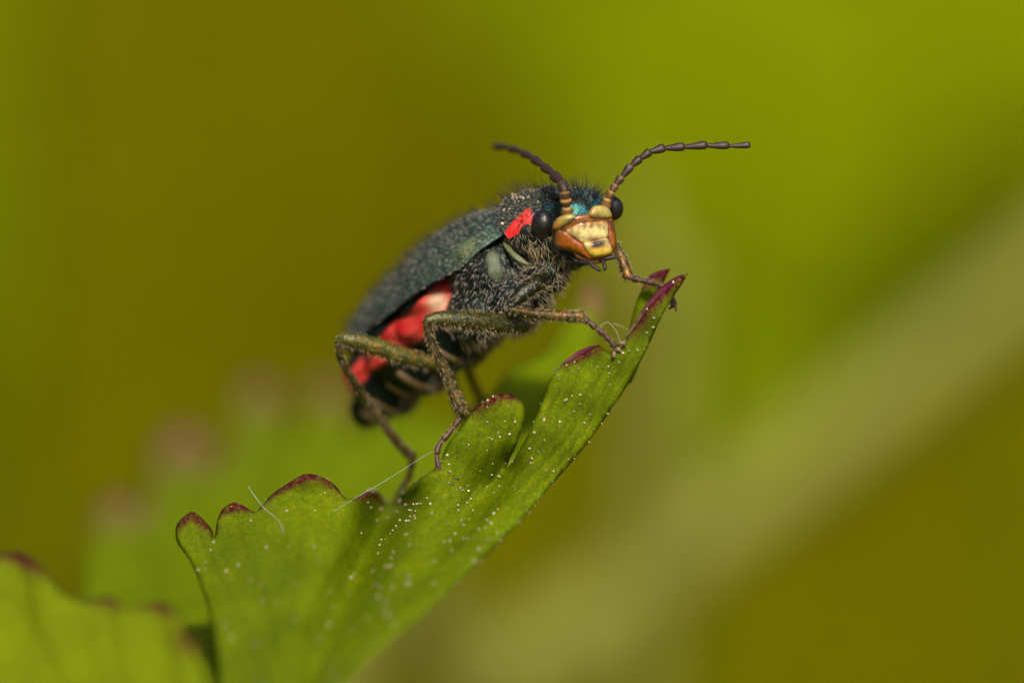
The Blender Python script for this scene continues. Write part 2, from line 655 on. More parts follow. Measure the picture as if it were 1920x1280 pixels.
def stem(name, label, pts, rad, mat):
    pts = [P(*p) for p in pts]
    g = ground_below(pts[-1], -6, 4)
    c = catmull(pts + [g], 60)
    V, F = tube(c, np.interp(np.linspace(0, 1, 60), np.linspace(0, 1, len(rad)), rad), 18)
    o = link(name, fastmesh(name, V, F), mat)
    top(o, g, label, 'stem')
stem('plant_stem', 'thick pale blurred stem slanting behind the leaf tip', [(2500, 60, 80), (2150, 340, 76), (1700, 710, 72), (1300, 1020, 68), (900, 1310, 64), (600, 1560, 61)], [.7, .95, 1.1, 1.15, 1.2, 1.2, 1.2], stemM)
stem('plant_stem', 'thin faint upright stem behind the head of the beetle', [(1170, 330, 66), (1200, 480, 66), (1235, 660, 66), (1240, 850, 66), (1210, 1060, 66)], [.3, .6, .75, .75, .75, .75], stemM)

# ------------------------------------------------------------------ the leaf the beetle stands on
LMAIN = leaf_mat('leaf_green', (.150, .218, .0010), (.21, .285, .0010), .45, .42)
LFRONT = leaf_mat('leaf_yellow_green', (.20, .268, .0012), (.24, .315, .0012), .42, .5)
LFAR = leaf_mat('leaf_far_green', (.19, .275, .0012), (.235, .325, .0012), .4, .7, tipcol=(.32, .15, .09), spec=.05)
BASE = P(470, 1555, -9.4)
leaf = thing('palmate_leaf', ground_below(BASE, -3, 10), 'cupped green leaf with maroon-tipped lobes under the beetle', 'leaf')

outlineA = [(1289, 513), (1272, 522), (1250, 540), (1222, 566), (1196, 603), (1176, 632), (1166, 650), (1150, 660), (1136, 656), (1123, 648), (1102, 655), (1082, 664), (1060, 680), (1040, 698), (1026, 722), (1016, 752), (992, 810), (968, 852),
    (950, 878), (955, 862), (971, 828), (983, 784), (982, 757), (966, 742), (944, 737), (917, 747), (888, 768), (860, 806), (838, 834), (826, 862), (812, 880), (790, 894), (768, 910), (745, 930), (732, 950), (722, 938), (710, 922), (696, 917), (678, 926), (662, 934), (648, 932),
    (626, 907), (603, 893), (571, 888), (540, 905), (508, 928), (484, 955), (474, 958), (458, 948), (438, 941), (418, 953), (407, 975), (402, 1008), (397, 992), (378, 970), (359, 959), (338, 974), (329, 992), (333, 1018), (355, 1050), (374, 1093), (395, 1161), (407, 1233), (412, 1320), (425, 1440), (455, 1540), (490, 1550),
    (560, 1420), (650, 1285), (725, 1212), (800, 1150), (900, 1052), (977, 976), (1036, 907), (1096, 838), (1150, 762), (1180, 716), (1213, 654), (1241, 594), (1267, 550), (1281, 530)]
F1 = [(730, 945), (700, 1010), (650, 1120), (590, 1240), (500, 1480)]
F2 = [(950, 874), (905, 935), (840, 1010), (740, 1110), (560, 1330)]
VEINS = [[(567, 892), (566, 1000), (552, 1130), (535, 1300), (480, 1520)], [(940, 742), (915, 850), (870, 940), (760, 1040), (640, 1190), (490, 1500)], [(1270, 535), (1170, 680), (1080, 800), (960, 930), (820, 1070), (660, 1240), (500, 1500)],
    [(438, 948), (455, 1020), (500, 1120), (535, 1280)], [(359, 965), (390, 1040), (450, 1150), (520, 1320)], [(696, 922), (690, 960), (660, 1010), (610, 1090), (545, 1240)], [(1100, 665), (1060, 760), (1000, 860), (900, 985)]]
VEINS2 = [[(1236, 590), (1190, 668), (1140, 745), (1060, 850), (980, 940)], [(1180, 640), (1130, 700), (1075, 775), (1010, 850)], [(1066, 690), (1040, 750), (1000, 830), (960, 885)], [(905, 770), (890, 850), (858, 920), (800, 980)], [(966, 765), (950, 830), (915, 900)],
    [(1150, 672), (1112, 720), (1076, 770)], [(1215, 600), (1165, 690), (1105, 775)], [(860, 830), (850, 900), (800, 960)]]
TIPS = [([(1289, 513), (1250, 538), (1222, 566), (1196, 603), (1180, 625)], 11), ([(1124, 648), (1084, 663), (1060, 682)], 10), ([(974, 746), (944, 737), (917, 747), (888, 770)], 10), ([(640, 922), (603, 893), (571, 888), (540, 905), (508, 928), (490, 948)], 9), ([(571, 888), (569, 900)], 9),
    ([(668, 930), (697, 917), (722, 940)], 10), ([(467, 953), (438, 942), (413, 960)], 11), ([(399, 995), (359, 960), (332, 985)], 11)]

def depthA(p):
    L = np.interp(p[:, 0], [300, 560, 800, 950, 1100, 1300], [1000, 915, 905, 905, 880, 850])
    s = np.maximum((p[:, 1] - L) / 100, 0)
    d = -1.75 * s * s / (s + .6)
    d1, t1 = pol_dist(p, F1)
    d += (2.9 * (1 - t1) ** 2.5 + .45) * np.exp(-(d1 / 44) ** 2)
    d2, t2 = pol_dist(p, F2)
    d += (.6 * (1 - t2) + .1) * np.exp(-(d2 / 34) ** 2)
    for v in VEINS:
        dv, _ = pol_dist(p, v)
        d += .05 * np.exp(-(dv / 5) ** 2) - .06 * np.exp(-(dv / 30) ** 2)
    d += .05 * np.sin(p[:, 0] * .045 + p[:, 1] * .02) + .04 * np.sin(p[:, 1] * .06 - p[:, 0] * .03)
    # the upper rim curls a little away from the camera
    return d

def leaf_attrs(me, p, rim, veins, tips, vw=4.5, margin=0.):
    v = np.zeros(len(p))
    for ln in veins:
        dv, t = pol_dist(p, ln)
        v = np.maximum(v, np.where(p[:, 0] > 860, .6, .3) * np.exp(-(dv / (vw * (.6 + t))) ** 2))
    k = np.zeros(len(p))
    for ln, w in tips:
        dv, t = pol_dist(p, ln)
        k = np.maximum(k, 1.8 * np.exp(-(dv / (w * 1.1)) ** 2) * (1.1 - .6 * np.abs(t - .5) * 2))
    if margin:
        k = np.maximum(k, margin * np.exp(-(rim / 5) ** 2))
    setval(me, v, 'vein')
    setval(me, np.clip(k, 0, 1), 'tip')

VA, FA, pA, rimA = sheet(outlineA, depthA, 7.5, .14, ostep=4.5)
me = fastmesh('lobe', VA, FA)
leaf_attrs(me, pA, rimA, VEINS + VEINS2, TIPS, 3.2)
part('lobe', me, LMAIN, leaf)

fr = FA[0][(rimA[FA[0]].max(1) < 6) & (pA[FA[0]][:, :, 1].max(1) < 1010)]
pf, nf = scatter(VA, [fr], 240)
hv, hf = hairs(pf, nf, (0, 0, 1), .9, .055, .006, .1, .3)
me = fastmesh('rim_fuzz', hv, hf)
part('rim_fuzz', me, plain('leaf_fuzz', (.5, .5, .42), .5, .1), leaf, kind='stuff')

# the nearer lobe in the lower corner
outD = [(-120, 1120), (-60, 1060), (0, 1040), (34, 1034), (70, 1055), (95, 1085), (116, 1106), (140, 1122), (165, 1124), (203, 1117), (228, 1134), (240, 1138), (262, 1133), (300, 1128), (322, 1138), (340, 1160), (352, 1190), (366, 1200), (374, 1218), (385, 1250), (400, 1330), (430, 1450), (475, 1550), (380, 1540), (200, 1480), (-60, 1420), (-160, 1250)]
VD = [[(36, 1040), (60, 1180), (160, 1340), (400, 1530)], [(201, 1120), (230, 1260), (320, 1420), (430, 1540)], [(300, 1134), (330, 1280), (400, 1450)]]
TD = [([(0, 1042), (38, 1038), (80, 1068)], 17), ([(38, 1040), (40, 1056)], 15), ([(186, 1122), (203, 1118), (220, 1130)], 18), ([(278, 1132), (300, 1132), (320, 1140)], 17), ([(356, 1195), (372, 1212)], 22)]
def depthD(p):
    s = (p[:, 1] - 1040) / 100
    d = -3.7 - 1.1 * s - .25 * (p[:, 0] - 200) / 100 * .5
    for v in VD:
        dv, _ = pol_dist(p, v)
        d += .25 * np.exp(-(dv / 14) ** 2)
    d += .12 * np.sin(p[:, 0] * .05)
    t = np.clip((p[:, 1] - 1380) / 170, 0, 1)
    return d * (1 - t) + -9.4 * t
V, F, p, rim = sheet(outD, depthD, 12, .16)
me = fastmesh('lobe', V, F)
leaf_attrs(me, p, rim, VD, TD, 6, margin=.25)
part('lobe', me, LFRONT, leaf)

# far lobes of the cup behind the beetle
def far_lobe(out, dep, tips, veins, step=14, mat=None):
    V, F, p, rim = sheet(out, dep, step, .2)
    me = fastmesh('lobe', V, F)
    leaf_attrs(me, p, rim, veins, tips, 7)
    part('lobe', me, mat or LFAR, leaf)
def dE(p):
    return np.maximum(24 - 5.2 * (p[:, 1] - 720) / 100 + np.maximum(560 - p[:, 0], 0) * .016, np.interp(p[:, 1], [1150, 1250, 1500], [-.5, -3.2, -8])) + .3 * np.sin(p[:, 0] * .03)
outE = [(150, 1120), (165, 1010), (190, 945), (225, 925), (262, 950), (276, 900), (290, 840), (340, 795), (392, 830), (410, 880), (430, 790), (455, 725), (490, 710), (525, 740), (548, 830), (570, 770), (590, 712), (615, 705), (650, 740), (668, 820), (700, 780), (760, 770), (840, 790), (900, 850), (930, 1000), (760, 1120), (600, 1300), (500, 1500), (440, 1500), (330, 1360), (220, 1250)]
far_lobe(outE, dE, [([(190, 950), (225, 935), (250, 950)], 40), ([(300, 845), (345, 815), (385, 840)], 45), ([(460, 735), (490, 725), (515, 745)], 38), ([(592, 720), (612, 715), (640, 745)], 36)],
    [[(345, 810), (400, 1000), (440, 1300)], [(490, 720), (500, 900), (470, 1300)], [(612, 710), (620, 900), (520, 1300)], [(225, 940), (300, 1100), (420, 1400)]])
def dG(p):
    return 9.5 - 2.0 * (p[:, 1] - 560) / 100 + .2 * np.sin(p[:, 0] * .03)
outG = [(800, 960), (850, 860), (880, 770), (920, 740), (960, 690), (1010, 670), (1050, 620), (1085, 560), (1108, 528), (1128, 548), (1126, 600), (1112, 660), (1120, 720), (1080, 800), (1000, 900), (900, 1000), (760, 1120), (700, 1100)]
far_lobe(outG, dG, [([(1090, 560), (1110, 540), (1120, 580)], 22), ([(885, 760), (905, 748)], 16)], [[(1105, 550), (1040, 720), (880, 960)]])
def dB(p):
    return .95 + .2 * (p[:, 1] - 510) / 100 + 0 * p[:, 0]
outB = [(1256, 505), (1240, 511), (1222, 520), (1204, 542), (1192, 570), (1184, 600), (1176, 640), (1168, 680), (1180, 720), (1200, 680), (1216, 620), (1232, 560), (1248, 522)]
far_lobe(outB, dB, [([(1256, 505), (1236, 514), (1216, 530)], 12)], [[(1250, 510), (1205, 600), (1180, 700)]], 6, LMAIN)

# fleshy maroon teeth at the lobe tips
toothM = attr_mat('leaf_tooth', .55, 0, 24, .7, .04, .5, 9, .12)
def tooth(pts, rad, cols):
    c = catmull(P3(pts), 30)
    k = np.linspace(0, 1, 30)
    V, F = tube(c, np.interp(k, np.linspace(0, 1, len(rad)), rad), 12)
    me = fastmesh('tooth', V, F)
    kk = np.concatenate([np.repeat(k, 12), [0, 1]])
    cc = np.stack([np.interp(kk, np.linspace(0, 1, len(cols)), [q[i] for q in cols]) for i in range(3)], 1)
    setcol(me, cc)
    part('tooth', me, toothM, leaf)
G0, MR, DK = (.11, .13, .02), (.085, .007, .022), (.03, .003, .008)
tooth([(1172, 634, .02), (1196, 601, -.02), (1222, 566, -.06), (1250, 540, -.06), (1272, 523, -.03), (1290, 513, 0)], [.02, .04, .065, .085, .06, .006], [G0, (.13, .065, .045), (.11, .025, .035), MR, MR, DK])
tooth([(1040, 698, .02), (1060, 680, -.02), (1084, 664, -.05), (1106, 654, -.04), (1125, 647, 0)], [.02, .035, .055, .05, .006], [G0, (.14, .07, .05), (.13, .02, .045), MR, DK])
tooth([(1205, 542, 1.0), (1222, 521, .96), (1240, 511, .95), (1257, 504, .95)], [.03, .06, .05, .006], [(.13, .05, .03), MR, MR, DK])
# stalk down to the soil
g = ground_below(BASE, -3, 10)
c = catmull([BASE + (0, 0, .3), BASE * .67 + g * .33 + (.5, -2, 0), BASE * .33 + g * .67 + (.5, -2, 0), g], 40)
V, F = tube(c, np.linspace(.35, .9, 40), 14)
part('stalk', fastmesh('stalk', V, F), stemG, leaf)

# ------------------------------------------------------------------ the beetle
beetle = thing('beetle', P(860, 905, .6), 'black-green hairy beetle with red flanks and yellow face climbing the leaf', 'beetle')
f = norm(np.array((3.95, -3.5, 3.45)))
e1 = norm(np.array((-.66, 0, .75)))
e1 = norm(e1 - f * f.dot(e1))
e2 = np.cross(f, e1)
ROLL = R(14)
u = math.cos(ROLL) * e1 + math.sin(ROLL) * e2
r = np.cross(f, u)
AX = np.array([f, r, u])
rh = norm(np.array((-.93, -.28, -.21)))
uh = norm(np.array((.0, -.3, .95)) - rh * rh.dot((.0, -.3, .95)))
fh = np.cross(uh, rh)
AH = np.array([fh, rh, uh])

CUT = cuticle('cuticle_body', [(.3, (.03, .06, .045)), (.45, (.05, .10, .075)), (.55, (.03, .08, .085)), (.7, (.10, .085, .04))], .36, .6, 3)
CUTH = cuticle('cuticle_head', [(.3, (.01, .05, .05)), (.45, (.02, .16, .15)), (.55, (.02, .12, .2)), (.66, (.10, .2, .04))], .3, .85, 4)
WING = cuticle('cuticle_wing_case', [(.3, (.03, .052, .043)), (.5, (.048, .092, .075)), (.7, (.06, .098, .052))], .42, .5, 2.2)
LEGM = cuticle('cuticle_leg', [(.3, (.010, .012, .007)), (.45, (.020, .026, .008)), (.58, (.05, .036, .010)), (.68, (.012, .05, .016))], .27, .4, 7)
SOFT = attr_mat('soft_skin', .55, 0, 12, .5, .05, .25, 5)
HORN = attr_mat('face_horn', .26, 0, 16, .45, .025, .5, 11, .5, .5)
for _n in HORN.node_tree.nodes:
    if _n.type == 'BSDF_PRINCIPLED':
        _n.inputs['Subsurface Weight'].default_value = .25
        _n.inputs['Subsurface Radius'].default_value = (.08, .04, .015)
        _n.inputs['Subsurface Scale'].default_value = 1.0
BLACKM = attr_mat('black_horn', .45, 0, 34, .4, .015, .35, 12, .35)
EYEM, ent, eb = newmat('compound_eye')
evo = N(ent, 'ShaderNodeTexVoronoi')
etc = N(ent, 'ShaderNodeTexCoord')
ent.links.new(etc.outputs['Object'], evo.inputs['Vector'])
evo.inputs['Scale'].default_value = 42
er = ramp(ent, evo.outputs['Distance'], [(.0, (.03, .026, .027)), (.6, (.006, .005, .006))])
ent.links.new(er.outputs[0], eb.inputs['Base Color'])
eb.inputs['Roughness'].default_value = .3
bump(ent, eb, evo.outputs['Distance'], .35, -.012)
HAIRP = attr_mat('hair', .42, 0, 5, 0, .01, .3, 4)

# body: one continuous surface from smooth-joined ellipsoids
def E(px, py, d, rad, ax=AX, tag=0):
    return (P(px, py, d), np.asarray(rad, float), ax, tag)
prims = [
    E(1000, 425, .95, (.52, .62, .5), tag=1),          # prothorax
    E(1030, 452, .75, (.42, .46, .4), tag=1),          # throat
    E(1064, 468, .55, (.34, .36, .32), tag=1),
    E(925, 510, 1.55, (.85, .84, .78), tag=2),         # thorax
    E(965, 560, 1.25, (.72, .66, .62), tag=2),         # breast
    E(905, 580, 1.55, (.72, .72, .62), tag=2),         # hind breast
    E(1028, 512, .75, (.38, .36, .36), tag=2),         # fore hips
    E(1000, 545, .75, (.36, .34, .34), tag=2),
    E(838, 595, 2.35, (.95, .92, 1.02), tag=3),         # abdomen
    E(771, 650, 2.95, (.85, .86, .97), tag=3),
    E(720, 708, 3.5, (.7, .66, .78), tag=3),
    E(692, 762, 3.95, (.42, .4, .36), tag=3),
    E(1078, 404, .62, (.60, .66, .52), AH, 4),         # head capsule
    E(1046, 402, .75, (.5, .46, .44), AH, 4),          # nape
    E(1098, 440, .32, (.62, .45, .37), AH, 4),         # muzzle
]
ORG = P(860, 905, .6)
def sdf(X, Y, Z, want=False):
    g = None
    best = None
    tag = None
    for c, rad, ax, tg in prims:
        dx, dy, dz = X - np.float32(c[0]), Y - np.float32(c[1]), Z - np.float32(c[2])
        q = [(ax[k][0] * dx + ax[k][1] * dy + ax[k][2] * dz).astype(np.float32) for k in range(3)]
        k0 = np.sqrt(sum((q[k] / rad[k]) ** 2 for k in range(3)))
        k1 = np.sqrt(sum((q[k] / rad[k] ** 2) ** 2 for k in range(3))) + 1e-6
        s = (k0 * (k0 - 1) / k1).astype(np.float32)
        if g is None:
            g = s
            best = s.copy()
            tag = np.full(s.shape, tg, np.int8)
        else:
            kk = .10
            h = np.clip(.5 + .5 * (g - s) / kk, 0, 1)
            m = s < best
            best = np.where(m, s, best)
            tag = np.where(m, tg, tag)
            g = g * (1 - h) + s * h - kk * h * (1 - h)
    if want:
        return g, tag
    return g
lo = np.array(P(640, 830, -.6)) + (-.3, -.6, -.3)
hi = np.array(P(1180, 330, 4.9)) + (.3, .4, .3)
VB, FB = surface_nets(sdf, lo, hi, .034)
NB = vnormals(VB, FB)
if (NB * (VB - VB.mean(0))).sum() < 0:
    FB = [q[:, ::-1] for q in FB]
    NB = -NB
_, TB = sdf(VB[:, 0], VB[:, 1], VB[:, 2], True)
# body coordinates: along (mm from tail), lateral angle
cen = P(690, 762, 3.95)
al = (VB - cen) @ f
axis_pts = np.array([P(690, 762, 3.95), P(775, 655, 2.95), P(905, 545, 1.6), P(1000, 430, .95)])
ax_al = (axis_pts - cen) @ f
axc = np.stack([np.interp(al, ax_al, axis_pts[:, k]) for k in range(3)], 1)
rel = VB - axc
up_ = rel @ u
lat = rel @ r
ang = np.degrees(np.arctan2(up_, np.abs(lat)))        # 90 dorsal, 0 side, -90 belly
# abdominal rings and wrinkled flank: displace along normals
isab = TB == 3
ring = np.sin(al * 2 * math.pi / .52)
disp = np.where(isab, .028 * ring * np.clip((40 - ang) / 40, 0, 1), 0)
flank = isab & (ang > -38)
fw = np.clip((up_ - np.interp(al, [.5, 1.6, 2.6], [.42, .30, .18])) / .12, 0, 1) * np.clip((.80 - up_) / .07, 0, 1) * isab * np.clip((al - .1) / .3, 0, 1)  # red stops below the wing-case edge: black back plates plus painted shade
disp += fw * (.06 * np.sin(al * 6.5 + 1.5 * np.sin(up_ * 5 + al)) + .045 * np.sin(up_ * 15 + al * 5 + np.sin(al * 6)))
VB = VB + NB * disp[:, None]
col = np.ones((len(VB), 3)) * .9
BLK = np.array((.9, .9, .9))
RED = np.array((.40, .008, .009))
PINK = np.array((.50, .09, .06))
BEI = np.array((.5, .33, .2))
nz = .5 + .5 * np.sin(al * 7 + up_ * 6) * np.sin(up_ * 9 - al * 3)
redc = RED * (1 - .5 * nz[:, None]) + PINK * .5 * nz[:, None]
me = fastmesh('body', VB, FB)
# soft flank skin: own colour blended in the material by an attribute
setcol(me, col)
bands = np.clip((ring - .35) / .3, 0, 1) * isab * np.clip((.15 - up_) / .1, 0, 1)
softw = np.clip(fw, 0, 1)
beip = np.clip(1.6 * np.exp(-(((VB - P(820, 566, 1.5)) * (1, .25, 1)) ** 2).sum(1) / .17 ** 2), 0, 1) * isab
sk = redc * (1 - beip[:, None]) + np.array((.40, .24, .14)) * beip[:, None]
sk = sk * softw[:, None] + np.array((.42, .27, .15)) * ((1 - softw) * bands)[:, None]
setcol(me, sk, 'Skin')
setval(me, np.clip(np.maximum(softw, bands * .8), 0, 1), 'soft')
BODY = bpy.data.materials.new('beetle_body')
BODY.use_nodes = True
bt = BODY.node_tree
pb = bt.nodes['Principled BSDF']
n0 = noise(bt, 3, 4)
r0 = ramp(bt, n0.outputs[0], [(.3, (.007, .010, .007)), (.45, (.009, .017, .011)), (.55, (.007, .015, .013)), (.7, (.022, .018, .008))])
sa_ = N(bt, 'ShaderNodeAttribute', attribute_name='Skin')
sw_ = N(bt, 'ShaderNodeAttribute', attribute_name='soft')
hd_ = N(bt, 'ShaderNodeAttribute', attribute_name='head')
n1_ = noise(bt, 4, 4)
rh_ = ramp(bt, n1_.outputs[0], [(.42, (.006, .013, .013)), (.52, (.010, .045, .045)), (.58, (.015, .13, .17)), (.63, (.03, .2, .13)), (.69, (.16, .2, .03))])
c0 = mixc(bt, hd_.outputs['Fac'], r0.outputs[0], rh_.outputs[0])
c1 = mixc(bt, sw_.outputs['Fac'], c0, sa_.outputs[0])
bt.links.new(c1, pb.inputs['Base Color'])
mt = N(bt, 'ShaderNodeMath', operation='MULTIPLY_ADD')
bt.links.new(sw_.outputs['Fac'], mt.inputs[0])
mt.inputs[1].default_value = -.65
mt.inputs[2].default_value = .65
bt.links.new(mt.outputs[0], pb.inputs['Metallic'])
pb.inputs['Roughness'].default_value = .42
pb.inputs['Specular IOR Level'].default_value = .35
nb_ = noise(bt, 20, 3)
bump(bt, pb, nb_.outputs[0], .5, .035)
setval(me, (TB == 4).astype(float), 'head')
bodyo = part('body', me, BODY, beetle)

# wing cases
def arch(cpts, Wd, Hh, side, phi0, phi1, ns, nphi, thick, power=1.0, endround=None):
    s = np.linspace(0, 1, ns)
    cc = catmull(P3(cpts), ns)
    kn = np.linspace(0, 1, len(Wd))
    W_ = np.interp(s, kn, Wd)
    H_ = np.interp(s, kn, Hh)
    W_ = np.convolve(np.pad(W_, 4, 'edge'), np.ones(9) / 9, 'valid')
    H_ = np.convolve(np.pad(H_, 4, 'edge'), np.ones(9) / 9, 'valid')
    t = np.linspace(0, 1, nphi)
    S, T = np.meshgrid(s, t, indexing='ij')
    p1 = np.interp(s, np.linspace(0, 1, len(phi1)), phi1) if np.ndim(phi1) else np.full(ns, phi1)
    ph = np.radians(phi0 + (p1[:, None] - phi0) * T)
    if endround:
        e = np.clip((S - endround) / (1 - endround), 0, 1)
        sh = np.sqrt(np.clip(1 - e ** 2, 0, 1))
    else:
        sh = np.ones_like(S)
    def surf(off):
        return cc[:, None, :] + side * ((W_[:, None] + off) * np.sin(ph) * sh)[..., None] * r + ((H_[:, None] + off) * np.cos(ph) * (.35 + .65 * sh))[..., None] * u
    outer = surf(0).reshape(-1, 3)
    inner = surf(-thick).reshape(-1, 3)
    i = np.arange(ns - 1)[:, None] * nphi
    j = np.arange(nphi - 1)[None, :]
    q = np.stack([i + j, i + j + 1, i + nphi + j + 1, i + nphi + j], -1).reshape(-1, 4)
    n = ns * nphi
    b1 = np.concatenate([np.arange(nphi), np.arange(1, ns) * nphi + nphi - 1, (ns - 1) * nphi + np.arange(nphi - 2, -1, -1), np.arange(ns - 2, 0, -1) * nphi])
    b2 = np.roll(b1, -1)
    rimq = np.stack([b1, b2, b2 + n, b1 + n], 1)
    V = np.vstack([outer, inner])
    if side > 0:
        F = [q[:, ::-1], (q + n), rimq[:, ::-1]]
    else:
        F = [q, (q + n)[:, ::-1], rimq]
    N0 = vnormals(V[:n], [F[0]])
    c0 = cc.mean(0)
    if (N0 * (V[:n] - np.repeat(cc, nphi, 0))).sum() < 0:
        F = [x[:, ::-1] for x in F]
    return V, F, n, S.ravel(), T.ravel()

ELC = [(978, 424, 1.15), (935, 444, 1.35), (896, 465, 1.6), (833, 510, 2.1), (775, 568, 2.75), (718, 622, 3.4), (672, 668, 3.95)]
ELW = [.62, .8, .9, .96, 1.0, .98, .8]
ELH = [.45, .53, .60, .64, .66, .62, .52]
wing = []
for side in (1, -1):
    V, F, n, S, T = arch(ELC, ELW, ELH, side, 1.5, [60, 66, 78, 67, 58, 50, 46], 90, 46, .035, endround=.82)
    me = fastmesh('wing_case', V, F)
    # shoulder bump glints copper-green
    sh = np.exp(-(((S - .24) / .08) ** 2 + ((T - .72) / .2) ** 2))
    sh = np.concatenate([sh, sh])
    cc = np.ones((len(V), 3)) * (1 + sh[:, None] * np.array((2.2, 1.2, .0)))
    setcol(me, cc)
    o = part('wing_case', me, WING, beetle)
    wing.append((V, F, n, side))

# pronotum: dark top, red side margins
PRC = [(977, 419, 1.08), (997, 408, 1.0), (1020, 397, .88), (1045, 384, .78)]
V, F, n, S, T = arch(PRC, [.68, .70, .62, .5], [.53, .52, .47, .38], 1, -80, 80, 50, 90, .05)
me = fastmesh('pronotum', V, F)
phi = np.abs(-80 + 160 * T)
redm = np.clip((phi - 64 + 38 * S) / 2.5, 0, 1)
redm = redm * np.clip((.8 - S) / .06, 0, 1)
redm = np.concatenate([redm, redm])
cc = np.array((.028, .04, .032)) * (1 - redm[:, None]) + np.array((.68, .018, .014)) * redm[:, None]
setcol(me, cc)
PRO = attr_mat('pronotum', .38, 0, 22, .5, .03, .3, 6)
pro = part('pronotum', me, PRO, beetle)
proV, proF = V, F

# pale membranes between the thorax plates
def blob(name, a, b, w, tck, colr, mat, bend=(0, 0, 0), n=24):
    pa, pb_ = P(*a), P(*b)
    pts = catmull([pa, (pa + pb_) / 2 + np.array(bend), pb_], n)
    k = np.linspace(0, 1, n)
    V, F = tube(pts, w * np.sin(np.pi * np.clip(k * .94 + .03, 0, 1)) ** .42 * (1 + .12 * np.sin(k * 11)), 16, tck)
    me = fastmesh(name, V, F)
    setcol(me, colr)
    return part(name, me, mat, beetle)
blob('membrane', (921, 472, .80), (933, 530, .72), .15, .3, (.07, .092, .045), SOFT, (0, -.06, 0))
blob('membrane', (944, 454, .76), (990, 496, .47), .055, .4, (.10, .115, .04), SOFT, (-.03, -.08, -.03))


# eyes
EYES = [((1018, 420, .27), (.21, .235, .275), norm(np.array((-.62, -.74, -.12)))), ((1149, 390, .62), (.2, .19, .24), norm(np.array((.9, -.25, .1))))]
for (pc, rad, out) in EYES:
    a2 = norm(uh - out * out.dot(uh))
    a1 = np.cross(out, a2)
    V, F, L = ellipsoid(P(*pc), np.array([out, a1, a2]), (rad[0], rad[1] * .95, rad[2]), 48, 34)
    me = fastmesh('eye', V, F)
    part('eye', me, EYEM, beetle)

# face plates: pillowed plates lying on the muzzle
def dface(p):
    dx, dy = (p[:, 0] - 1105) / 100, (p[:, 1] - 440) / 100
    base = -.30 + .30 * dx + .12 * dy
    c = (p[:, 0] - (1096 + .33 * (p[:, 1] - 400))) / 100
    return base + .55 * c * c + .5 * np.clip(dy - .25, 0, 1) ** 2
def plate(name, poly, bulge, width, colf, lift=0., mat=HORN, step=2.2, parent=None):
    poly = resample(poly, step)
    p, F = fill(poly, step)
    rim, _ = pol_dist(p, np.vstack([poly, poly[:1]]))
    prof = np.sqrt(np.clip(1 - (1 - np.clip(rim / width, 0, 1)) ** 2, 0, 1))
    d = dface(p)
    Vf = P3(np.column_stack([p, d - lift - bulge * prof]))
    Vb = P3(np.column_stack([p, d + .16]))
    a, b, c = Vf[F[:, 0]], Vf[F[:, 1]], Vf[F[:, 2]]
    if np.cross(b - a, c - a)[:, 1].mean() > 0:
        F = F[:, ::-1]
    n = len(p)
    m = len(poly)
    rr = np.flatnonzero(rim < 1e-3)
    # walls between front and back along the outline (outline points come first, in order)
    i = np.arange(m)
    w = np.stack([i, (i + 1) % m, (i + 1) % m + n, i + n], 1)
    me = fastmesh(name, np.vstack([Vf, Vb]), [np.vstack([F, F[:, ::-1] + n]), w])
    cc = colf(p)
    setcol(me, np.vstack([cc, cc]))
    return part(name, me, mat, beetle)
def C1(c):
    return lambda p: np.tile(np.array(c, float), (len(p), 1))
YEL, ORA, BRN, CRM = np.array((.62, .40, .07)), np.array((.42, .13, .012)), np.array((.14, .05, .014)), np.array((.72, .58, .24))
def lerp(a, b, t):
    t = np.clip(t, 0, 1)[:, None]
    return a * (1 - t) + b * t
def c_clyp(p):
    t = np.clip((431 - p[:, 1] + .12 * (1100 - p[:, 0]) + 3 * np.sin(p[:, 0] * .5) + 2 * np.sin(p[:, 0] * 1.1 + p[:, 1])) / 13, 0, 1)
    c = lerp(CRM, np.array((.40, .18, .04)), t)
    e = np.exp(-(((p[:, 0] - 1108) / 12) ** 2 + ((p[:, 1] - 448) / 4) ** 2)) * .6
    e = np.maximum(e, .45 * np.exp(-((p[:, 0] - 1074 - .5 * (p[:, 1] - 440)) / 5) ** 2))
    return lerp(c, BRN * 1.8, e)
plate('muzzle', [(1036, 424), (1050, 410), (1075, 404), (1104, 402), (1140, 402), (1150, 414), (1154, 436), (1156, 456), (1151, 472), (1140, 482), (1116, 488), (1092, 480), (1066, 470), (1048, 466), (1038, 454), (1034, 438)], .05, 12,
      lambda p: lerp(np.array((.05, .018, .007)), np.array((.16, .05, .01)), (p[:, 0] - 1040) / 30), -.045)
plate('frontal_band', [(1074, 408), (1098, 403), (1126, 404), (1142, 408), (1146, 416), (1120, 417), (1090, 420), (1062, 432), (1052, 430), (1060, 420)], .03, 5, C1((.28, .10, .022)))
plate('clypeus', [(1060, 432), (1085, 418), (1112, 415), (1138, 414), (1140, 430), (1138, 445), (1115, 449), (1095, 455), (1078, 446)], .045, 16, c_clyp)
def c_lab(p):
    c = lerp(CRM * .95, np.array((.72, .50, .06)), (p[:, 1] - 458) / 12)
    sp = np.exp(-np.abs(((p[:, 0] - 1121 + (p[:, 1] - 456) * .2) / 13)) ** 3 - np.abs((p[:, 1] - 457 + (p[:, 0] - 1121) * .12) / 6.5) ** 3)
    ring_ = np.exp(-np.abs(((p[:, 0] - 1121) / 17)) ** 3 - np.abs((p[:, 1] - 459 + (p[:, 0] - 1121) * .12) / 9.5) ** 3)
    c = lerp(c, np.array((.38, .15, .02)), ring_ * .8)
    return lerp(c, np.array((.03, .014, .012)), sp * 1.2)
